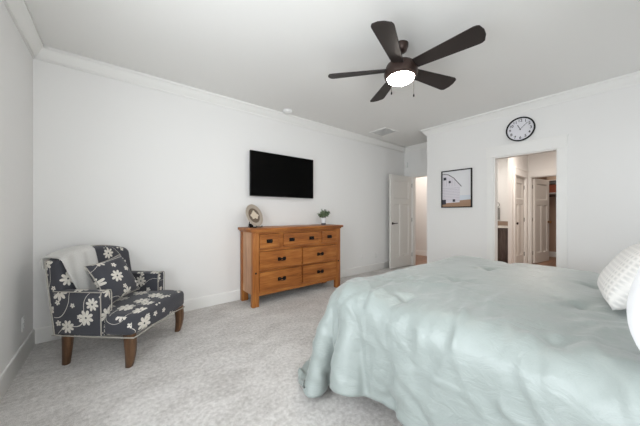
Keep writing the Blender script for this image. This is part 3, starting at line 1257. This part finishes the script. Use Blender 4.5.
# decorative plate on a stand
M['plate_rim'] = plain('mottled_cream_glaze', (176, 164, 150), 0.5, bump=0.3, bump_scale=90.0)
M['plate_ring'] = plain('brown_glaze', (112, 96, 80), 0.5, bump=0.3, bump_scale=90.0)
M['plate_motif'] = plain('ivory_relief', (226, 212, 192), 0.6)
pn = math.radians(294)                              # which way the plate faces
prz = pn + PI / 2
pc = Vector((1.475, 3.14, DTOP))
plate = tag(empty('decorative_plate', pc + Vector((0, 0, 0.014)), prz), 'round taupe plate with a cream relief motif, leaning on a black easel', 'plate')
lean = Matrix.Rotation(math.radians(-20), 4, 'X')
PR = 0.154
T = Matrix.Translation((0, 0.03, 0)) @ lean @ Matrix.Translation((0, 0, PR)) @ Matrix.Rotation(PI / 2, 4, 'X')


def disc_ring(r0, r1, z0, z1, name, mat, parent, seg=48, bulge=0.0):
    MB().lathe([(r0, z0), (r1, z0), (r1, z1), ((r0 + r1) / 2, z1 + bulge), (r0, z1)] if r0 > 0 else [(0, z0), (r1, z0), (r1, z1), (0, z1 + bulge)], seg, mat=T).build(name, mat, parent, 50)


MB().lathe([(0, -0.006), (0.07, -0.006), (0.135, 0.008), (PR, 0.014), (PR + 0.002, 0.018), (PR - 0.004, 0.021), (0.115, 0.016), (0.100, 0.009), (0, 0.004)], 56, mat=T).build('rim', M['plate_rim'], plate, 50)
MB().lathe([(0, 0.003), (0.102, 0.009), (0.099, 0.013), (0, 0.009)], 48, mat=T).build('well', M['plate_ring'], plate, 50)
m = MB()
for k in range(7):
    a = PI / 2 + (k - 3) * 0.72
    L = 0.078 if k in (1, 3, 5) else 0.06
    pts = []
    for i in range(14):
        t = 2 * PI * i / 14
        u, v = L / 2 + L / 2 * math.cos(t), 0.021 * math.sin(t)
        pts.append((u * math.cos(a) - v * math.sin(a), u * math.sin(a) + v * math.cos(a) - 0.008))
    m.prism(pts, 0.008, 0.017 + 0.0004 * k)
m.xform(T)
m.build('motif', M['plate_motif'], plate)
# the easel behind it
easel = tag(empty('plate_stand', pc, prz), 'small black easel holding the round plate on the dresser', 'plate stand')
m = MB()
for s in (1, -1):
    m.tube([(s * 0.052, -0.012, 0.030), (s * 0.052, -0.014, 0.010), (s * 0.052, 0.0, 0.008), (s * 0.05, 0.058, 0.008), (s * 0.04, 0.085, 0.11), (s * 0.016, 0.122, 0.20)], 0.006, 8)
m.tube([(-0.05, 0.058, 0.012), (0.05, 0.058, 0.012)], 0.006, 8)
m.tube([(-0.04, 0.085, 0.11), (0.04, 0.085, 0.11)], 0.005, 8)
m.build('frame', M['black_metal'], easel)
m = MB().prism([(-0.035, 0.0), (0.035, 0.0), (0.03, 0.055), (-0.03, 0.055)], 0.118, 0.128, axis='Y')
m.tube([(0, 0.118, 0.195), (0, 0.150, 0.10), (0, 0.170, 0.007)], 0.006, 8)
m.build('strut', M['black_metal'], easel)

# potted plant
plant = tag(empty('potted_plant', (2.715, 3.30, DTOP)), 'small bushy green plant in a white pot on the right end of the dresser', 'plant')
MB().lathe([(0.036, 0.022), (0.043, 0.10), (0.044, 0.112), (0.039, 0.112), (0.036, 0.092), (0, 0.092)], 28).build('pot', M['pot_white'], plant, 50)
MB().lathe([(0.038, 0), (0.0385, 0.028), (0, 0.028)], 28).build('pot_base', M['pot_dark'], plant, 50)
MB().lathe([(0.0375, 0.094), (0.03, 0.10), (0, 0.103)], 20).build('soil', M['soil'], plant, 50)
rng = random.Random(4)
tips = []
ms = MB()
for k in range(22):
    a, r = rng.uniform(0, 2 * PI), 0.11 * math.sqrt(rng.random())
    tip = Vector((r * math.cos(a), r * math.sin(a), 0.155 + 0.125 * (1 - (r / 0.125) ** 2) * rng.uniform(0.45, 1)))
    root = Vector((0.25 * tip.x, 0.25 * tip.y, 0.098))
    mid = (root + tip) / 2 + Vector((0, 0, 0.018))
    ms.tube([root, mid, tip], 0.0016, 5)
    tips.append((root, mid, tip))
ms.build('stem', M['stem'], plant)
ml = MB()
for root, mid, tip in tips:
    for q in range(17):
        t = rng.uniform(0.30, 1.0)
        p = (1 - t) ** 2 * root + 2 * t * (1 - t) * mid + t * t * tip
        d = Vector((rng.gauss(0, 1), rng.gauss(0, 1), rng.gauss(0.4, 0.8))).normalized()
        s = d.cross(Vector((rng.gauss(0, 1), rng.gauss(0, 1), rng.gauss(0, 1)))).normalized()
        L, w = rng.uniform(0.022, 0.036), rng.uniform(0.008, 0.012)
        n = d.cross(s)
        vs = [ml.bm.verts.new(v) for v in (p, p + 0.5 * L * d + w * s + 0.002 * n, p + L * d, p + 0.5 * L * d - w * s + 0.002 * n)]
        mm = ml.bm.verts.new(p + 0.5 * L * d - 0.003 * n)
        mi = 1 if rng.random() < 0.4 else 0
        for tri in ((vs[0], vs[1], mm), (vs[1], vs[2], mm), (vs[2], vs[3], mm), (vs[3], vs[0], mm)):
            ml.bm.faces.new(tri).material_index = mi
ml.build('foliage', [M['leaf'], M['leaf_light']], plant, 0)

# ------------------------------------------------------------------ television
tv = tag(empty('television', (2.0265, 3.40, 1.768)), 'flat black television mounted on the wall above the dresser', 'television')
tw, thh = 0.5525, 0.3215
MB().box((-tw, 0.0, -thh), (tw, 0.030, thh)).bevel(0.004, 2).build('bezel', M['bezel'], tv)
MB().box((-tw + 0.008, -0.0015, -thh + 0.014), (tw - 0.008, 0.004, thh - 0.008)).build('screen', M['screen'], tv, 0)
MB().box((-0.02, -0.004, -thh - 0.006), (0.02, 0.012, -thh + 0.004)).build('logo_tab', M['grey_plastic'], tv, 0)  # small grey tab standing for the brand logo
MB().box((-tw * 0.55, 0.030, -0.22), (tw * 0.55, 0.05, 0.16)).bevel(0.006, 2).build('rear_housing', M['bezel'], tv)
MB().box((-0.22, 0.05, -0.12), (0.22, 0.0845, 0.10)).build('wall_mount', M['black_metal'], tv, 0)

# ------------------------------------------------------------------ ceiling fan
fan = tag(empty('ceiling_fan', (2.036, 1.365, H)), 'dark bronze ceiling fan with five blades and a lit frosted bowl', 'ceiling fan')
MB().lathe([(0, -0.075), (0.030, -0.075), (0.052, -0.060), (0.066, -0.025), (0.068, 0.0), (0, 0.0)], 36).build('canopy', M['fan_metal'], fan)
MB().lathe([(0.013, -0.20), (0.013, -0.07)], 20).build('downrod', M['fan_metal'], fan)
MB().lathe([(0, -0.305), (0.128, -0.305), (0.142, -0.296), (0.148, -0.27), (0.147, -0.245), (0.134, -0.238), (0.134, -0.206), (0.126, -0.188),
            (0.100, -0.170), (0.050, -0.160), (0.024, -0.152), (0.022, -0.140), (0, -0.140)], 48).build('motor_housing', M['fan_metal'], fan)
bowl = [(0.119 * math.cos(t), -0.304 - 0.047 * math.sin(t)) for t in [PI / 2 * (1 - i / 10) for i in range(11)]]
MB().lathe([(max(0, r), z) for r, z in bowl] + [(0.114, -0.296), (0, -0.296)], 48).build('light_bowl', M['lamp_glass'], fan, 60)
ZB = -0.224


def blade(ang):
    R = Matrix.Rotation(ang, 4, 'Z')
    pitch = Matrix.Translation((0, 0, ZB)) @ Matrix.Rotation(math.radians(-15), 4, 'X')
    left, right = [], []
    for i in range(31):
        t = i / 30
        x = 0.135 + (0.668 - 0.135) * t
        w = 0.052 + 0.034 * min(1, t * 1.1)
        if t > 0.88:
            w *= max(0.0, 1 - ((t - 0.88) / 0.12) ** 2.6) ** 0.42 * 0.72 + 0.28
        left.append((x, w))
        right.append((x, -w))
    m = MB().prism(left + right[::-1], -0.004, 0.004)
    m.bm.transform(R @ pitch)
    b = m.build('blade', M['fan_blade'], fan, 30)
    m = MB().prism([(0.095, -0.02), (0.17, -0.016), (0.20, -0.034), (0.235, -0.030), (0.25, 0), (0.235, 0.030), (0.20, 0.034), (0.17, 0.016), (0.095, 0.02)], 0.004, 0.010)
    m.bm.transform(R @ pitch)
    m.build('blade_bracket', M['fan_metal'], b)


for k in range(5):
    blade(math.radians(58.5 + 72 * k))
# two pull chains, one to each side of the bowl
for (cxx, cyy, L) in ((-0.138, -0.004, 0.165), (-0.006, -0.128, 0.190)):
    c = MB().tube([(cxx, cyy, -0.298), (cxx * 1.04, cyy * 1.04, -0.305), (cxx * 1.05, cyy * 1.05, -0.305 - L)], 0.0016, 6).build('pull_chain', M['fan_metal'], fan)
    MB().lathe([(0, -0.030), (0.005, -0.028), (0.007, -0.018), (0.004, -0.002), (0, 0)], 12, center=(cxx * 1.05, cyy * 1.05, -0.305 - L)).build('fob', M['black_metal'], c)

# ------------------------------------------------------------------ ceiling and wall fittings
sm = tag(empty('smoke_detector', (2.02, 3.30, H)), 'round white smoke detector on the ceiling near the back wall', 'smoke detector')
MB().lathe([(0.052, -0.036), (0.062, -0.030), (0.066, -0.012), (0.070, -0.010), (0.070, 0)], 36).build('housing', M['white_plastic'], sm)
MB().lathe([(0, -0.041), (0.022, -0.040), (0.026, -0.035)], 24).build('test_button', M['white_plastic'], sm)

vent = tag(empty('ceiling_vent', (3.96, 3.02, H)), 'square white air vent set in the ceiling above the open door', 'vent')
m = MB()
for a, b in (((-0.19, -0.19), (0.19, -0.155)), ((-0.19, 0.155), (0.19, 0.19)), ((-0.19, -0.155), (-0.155, 0.155)), ((0.155, -0.155), (0.19, 0.155))):
    m.box((a[0], a[1], -0.012), (b[0], b[1], 0))
m.build('frame', M['trim'], vent, 0)
m = MB()
for i in range(9):
    y = -0.14 + 0.035 * i
    m.box((-0.155, -0.014, -0.0015), (0.155, 0.014, 0.0015), mat=Matrix.Translation((0, y, -0.010)) @ Matrix.Rotation(math.radians(32), 4, 'X'))
m.build('louvres', M['trim'], vent, 0)
MB().box((-0.156, -0.156, -0.002), (0.156, 0.156, 0)).build('duct', M['white_plastic'], vent, 0)

# picture of a white barn
pic = tag(empty('framed_picture', (XR, 1.935, 1.615), -PI / 2), 'black framed picture of a white barn on the white wall', 'picture')
# local: x along the wall to the right, -y... frame stands in local -y (into the room)
pw, ph = 0.247, 0.318
m = MB()
fw = 0.016
m.box((-pw, -0.028, -ph), (-pw + fw, 0, ph)).box((pw - fw, -0.028, -ph), (pw, 0, ph))
m.box((-pw + fw, -0.028, ph - fw), (pw - fw, 0, ph)).box((-pw + fw, -0.028, -ph), (pw - fw, 0, -ph + fw))
m.build('frame', M['black_metal'], pic, 0)
sky = plain('print_pale_sky', (226, 226, 228), 0.8)
skyb = plain('print_blue_haze', (212, 218, 226), 0.8)
barn = plain('print_white_boards', (221, 217, 223), 0.8)
line = plain('print_board_line', (172, 168, 180), 0.8)
dark = plain('print_dark_opening', (58, 58, 68), 0.8)
roofc = plain('print_roof_edge', (92, 86, 88), 0.8)
grass = plain('print_dry_grass', (168, 136, 112), 0.8)
m = MB()
m.box((-pw + 0.004, -0.012, -ph + 0.004), (pw - 0.004, -0.001, ph - 0.004), 0)
gx0, gx1 = -pw + fw, pw - fw
gz0, gz1 = -ph + fw, ph - fw


def pr(pts, d, mi):
    m.prism(pts, -0.012 - d, -0.0118, axis='Y', mi=mi)


def pz(u, v):   # 0..1 across and up inside the frame
    return (gx0 + (gx1 - gx0) * u, gz0 + (gz1 - gz0) * v)


pr([pz(0, 0.16), pz(1, 0.18), pz(1, 0.31), pz(0, 0.31)], 0.0004, 1)
pr([pz(0, 0), pz(1, 0), pz(1, 0.19), pz(0.62, 0.17), pz(0, 0.10)], 0.0008, 6)
pr([pz(0, 0.10), pz(0.62, 0.12), pz(0.63, 0.55), pz(0.66, 0.56), pz(0.40, 0.80), pz(0.22, 0.90), pz(0.05, 0.925), pz(0, 0.92)], 0.0012, 2)
for i in range(9):
    v = 0.16 + 0.045 * i
    pr([pz(0, v), pz(0.62, v), pz(0.62, v + 0.006), pz(0, v + 0.006)], 0.0015, 3)
for i in range(5):
    u = 0.42 + 0.10 * i - 0.42
    pr([pz(u + 0.05, 0.58), pz(u + 0.058, 0.58), pz(u + 0.058, 0.80), pz(u + 0.05, 0.80)], 0.0015, 3)
ro = [(0, 0.92), (0.05, 0.925), (0.22, 0.90), (0.40, 0.80), (0.66, 0.56)]
pr([pz(*p) for p in ro] + [pz(0.70, 0.545)] + [pz(a + 0.012, b + 0.018) for a, b in ro[::-1]], 0.0018, 5)
for u, v, s in ((0.09, 0.80, 0.050), (0.27, 0.70, 0.040), (0.42, 0.17, 0.045)):
    pr([pz(u - s, v - s * 0.8), pz(u + s, v - s * 0.8), pz(u + s, v + s * 0.8), pz(u - s, v + s * 0.8)], 0.002, 4)
pr([pz(0, 0.06), pz(0.13, 0.07), pz(0.13, 0.20), pz(0, 0.20)], 0.002, 4)
m.build('print', [sky, skyb, barn, line, dark, roofc, grass], pic, 0)

# wall clock
clock = tag(empty('wall_clock', (XR, 1.062, 2.395), -PI / 2), 'round black rimmed clock above the bathroom doorway', 'clock')
RX = Matrix.Rotation(PI / 2, 4, 'X')
MB().lathe([(0.150, 0.001), (0.168, 0.001), (0.170, 0.020), (0.166, 0.034), (0.156, 0.034), (0.152, 0.022), (0.152, 0.001)], 64, mat=RX).build('rim', M['bezel'], clock)
MB().lathe([(0, 0.001), (0.154, 0.001), (0.154, 0.012), (0, 0.012)], 64, mat=RX).build('face', plain('clock_face', (228, 227, 232), 0.5), clock)
ink = plain('clock_ink', (48, 46, 52), 0.6)
nm = MB()
for h in range(1, 13):
    cu = bpy.data.curves.new('numeral', 'FONT')
    cu.body = str(h)
    cu.size = 0.052
    cu.offset = 0.0008
    cu.align_x, cu.align_y = 'CENTER', 'CENTER'
    cu.extrude = 0.0006
    to = bpy.data.objects.new('numeral', cu)
    COL.objects.link(to)
    dg = bpy.context.evaluated_depsgraph_get()
    me = bpy.data.meshes.new_from_object(to.evaluated_get(dg))
    a = PI / 2 - h * PI / 6
    me.transform(RX @ Matrix.Translation((0.120 * math.cos(a), 0.120 * math.sin(a), 0.0124)))
    nm.bm.from_mesh(me)
    bpy.data.objects.remove(to)
    bpy.data.curves.remove(cu)
    bpy.data.meshes.remove(me)
for k in range(60):
    a = k * PI / 30
    nm.box((0.146, -0.0008, 0.0118), (0.151, 0.0008, 0.0126), mat=RX @ Matrix.Rotation(a, 4, 'Z'))
for f in nm.bm.faces:
    f.material_index = 0
nm.build('numerals', ink, clock, 0)


def hand(name, hours, L, w, z):
    a = PI / 2 - hours * PI / 6
    MB().prism([(-0.018, -w * 0.7), (L * 0.9, -w), (L, 0), (L * 0.9, w), (-0.018, w * 0.7)], z, z + 0.0015).xform(RX @ Matrix.Rotation(a, 4, 'Z')).build(name, ink, clock, 0)


hand('hour_hand', 11.13, 0.072, 0.0045, 0.0150)
hand('minute_hand', 1.6, 0.118, 0.0028, 0.0175)
MB().lathe([(0.007, 0.012), (0.007, 0.021), (0, 0.022)], 16, mat=RX).build('hub', ink, clock)


def outlet(loc, rz, label):
    """duplex outlet; local -y faces the room"""
    r = tag(empty('power_outlet', loc, rz), label, 'outlet', 'power outlets low on the walls')
    MB().box((-0.036, -0.006, -0.058), (0.036, 0.0, 0.058)).bevel(0.003, 2).build('cover_plate', M['white_plastic'], r)
    for z in (0.02, -0.02):
        rc = MB().prism([(0.016 * math.cos(t), z + 0.014 * math.sin(t)) for t in [2 * PI * i / 16 for i in range(16)]], -0.0085, -0.005, axis='Y').build('receptacle', M['white_plastic'], r)
        MB().box((-0.007, -0.0092, z - 0.004), (-0.005, -0.008, z + 0.005)).box((0.005, -0.0092, z - 0.004), (0.007, -0.008, z + 0.005)).build('slots', M['dark_slot'], rc, 0)
    return r


ol = outlet((3.866, YB, 0.322), 0, 'white power outlet on the back wall, just right of the dresser')
dup(ol, (4.32, YB, 0.31), 0, 'white power outlet on the back wall, close to the open door')
dup(ol, (XL, 3.15, 0.30), PI / 2, 'white power outlet on the left wall beside the armchair')

al = tag(empty('alarm_sensor', (XA, 3.42, 2.33), -PI / 2), 'small white alarm sensor in the alcove corner above the open door', 'sensor')
MB().box((-0.028, -0.03, -0.06), (0.028, 0, 0.06)).bevel(0.008, 3).build('housing', M['white_plastic'], al)
MB().box((-0.018, -0.033, -0.045), (0.018, -0.029, 0.0)).build('lens', M['white_plastic'], al, 0)

tstat = tag(empty('thermostat', (6.80, 4.12, 1.48), -PI / 2), 'small dark thermostat on the hall wall beyond the open door', 'thermostat')
MB().lathe([(0.052, 0), (0.052, 0.016), (0.046, 0.024), (0, 0.025)], 28, mat=RX).build('housing', M['grey_plastic'], tstat)
MB().lathe([(0.040, 0.0245), (0.040, 0.027), (0, 0.027)], 28, mat=RX).build('dial', M['bezel'], tstat)

# ------------------------------------------------------------------ bathroom and closet seen through the doorway
van = tag(empty('bathroom_vanity', (7.27, 2.10, 0)), 'dark grey wood vanity with a white top, left in the bathroom doorway', 'vanity')
MB().box((-0.27, -0.34, 0.10), (0.27, 0.34, 0.86)).box((-0.22, -0.34, 0.0), (0.27, 0.34, 0.10)).build('cabinet', M['vanity'], van, 0)
for y0, y1 in ((-0.335, -0.005), (0.005, 0.335)):
    m = MB().box((-0.288, y0, 0.12), (-0.27, y1, 0.835))
    d = m.build('cabinet_door', M['vanity'], van, 0)
    b = 0.05
    f = MB()
    for q in ((y0, y1, 0.12, 0.12 + b), (y0, y1, 0.835 - b, 0.835), (y0, y0 + b, 0.12 + b, 0.835 - b), (y1 - b, y1, 0.12 + b, 0.835 - b)):
        f.box((-0.296, q[0], q[2]), (-0.288, q[1], q[3]))
    f.build('door_frame', M['vanity'], d, 0)
    yk = y1 - 0.03 if y0 < -0.1 else y0 + 0.03
    MB().tube([(-0.31, yk, 0.62), (-0.31, yk, 0.74)], 0.005, 8).build('handle', M['black_metal'], d)
MB().box((-0.31, -0.352, 0.86), (0.275, 0.352, 0.895)).build('countertop', M['quartz'], van, 0)
MB().box((0.255, -0.35, 0.895), (0.275, 0.35, 1.00)).build('backsplash', M['splash'], van, 0)

tw_ = tag(empty('hand_towel', (7.55, 2.27, 1.46), -PI / 2), 'grey hand towel hanging on the wall above the dark vanity', 'towel')
m = MB()
ring = [(0.07 * math.cos(t), -0.035, -0.05 + 0.07 * math.sin(t)) for t in [2 * PI * i / 20 for i in range(20)]]
m.tube(ring, 0.005, 6, closed=True)
m.lathe([(0.02, 0), (0.02, 0.008), (0.008, 0.01), (0.008, 0.038)], 14, mat=Matrix.Translation((0, 0, 0.02)) @ RX)
m.build('towel_ring', M['black_metal'], tw_)
m = MB().grid(lambda a, b: ((a - 0.5) * 0.15, -0.035 - 0.012 * math.sin(a * 3 * PI) - 0.012 * math.sin(PI * min(1, b * 3)), -0.12 - 0.30 * b), 14, 12)
m.grid(lambda a, b: ((a - 0.5) * 0.15, -0.028 - 0.006 * math.sin(a * 3 * PI), -0.12 - 0.30 * b), 14, 12)
m.build('cloth', M['grey_towel'], tw_, 80, weld=True)

shelf = tag(empty('closet_shelf', (9.20, 0.9, 1.72)), 'white closet shelf with a hanging rail beyond the open closet door', 'shelf')
MB().box((-0.19, -1.68, 0), (0.199, 1.08, 0.022)).build('board', M['trim'], shelf, 0)
MB().tube([(-0.04, -1.68, -0.06), (-0.04, 1.08, -0.06)], 0.014, 10).build('rail', M['black_metal'], shelf)
for y in (-0.6, 0.45, 0.95):
    MB().prism([(0.198, -0.16), (0.198, 0), (-0.10, 0), (-0.10, -0.02), (0.17, -0.16)], y - 0.008, y + 0.008, axis='Y').build('bracket', M['trim'], shelf, 0)
shelf2 = tag(empty('closet_shelf', (9.20, 0.9, 2.06)), 'upper white closet shelf above the rust and dark bins', 'shelf')
MB().box((-0.19, -1.68, 0), (0.199, 1.08, 0.022)).build('board', M['trim'], shelf2, 0)
MB().box((0.17, -1.68, -0.05), (0.199, 1.08, 0)).build('cleat', M['trim'], shelf2, 0)


def bin_box(loc, w, d, h, mat, label, lid):
    r = tag(empty('storage_box', loc), label, 'box', 'boxes on the closet shelves')
    MB().box((-d / 2, -w / 2, 0), (d / 2, w / 2, h)).bevel(0.006, 2).build('body', M[mat], r)
    if lid:
        MB().box((-d / 2 - 0.006, -w / 2 - 0.006, h - 0.05), (d / 2 + 0.006, w / 2 + 0.006, h + 0.006)).bevel(0.004, 1).build('lid', M[mat], r)
    else:
        MB().tube([(-d / 2, -0.05, h * 0.55), (-d / 2 - 0.02, -0.03, h * 0.5), (-d / 2 - 0.02, 0.03, h * 0.5), (-d / 2, 0.05, h * 0.55)], 0.006, 6).build('handle', M['box_pale'], r)
    return r


bin_box((9.20, 1.46, 1.742), 0.30, 0.30, 0.20, 'box_red', 'rust coloured box on the lower closet shelf beside the door', True)
bin_box((9.20, 1.08, 1.742), 0.34, 0.30, 0.24, 'box_dark', 'dark fabric bin on the lower closet shelf right of the rust box', False)
bin_box((9.20, 1.40, 2.082), 0.34, 0.28, 0.16, 'box_pale', 'pale cardboard box on the upper closet shelf', True)
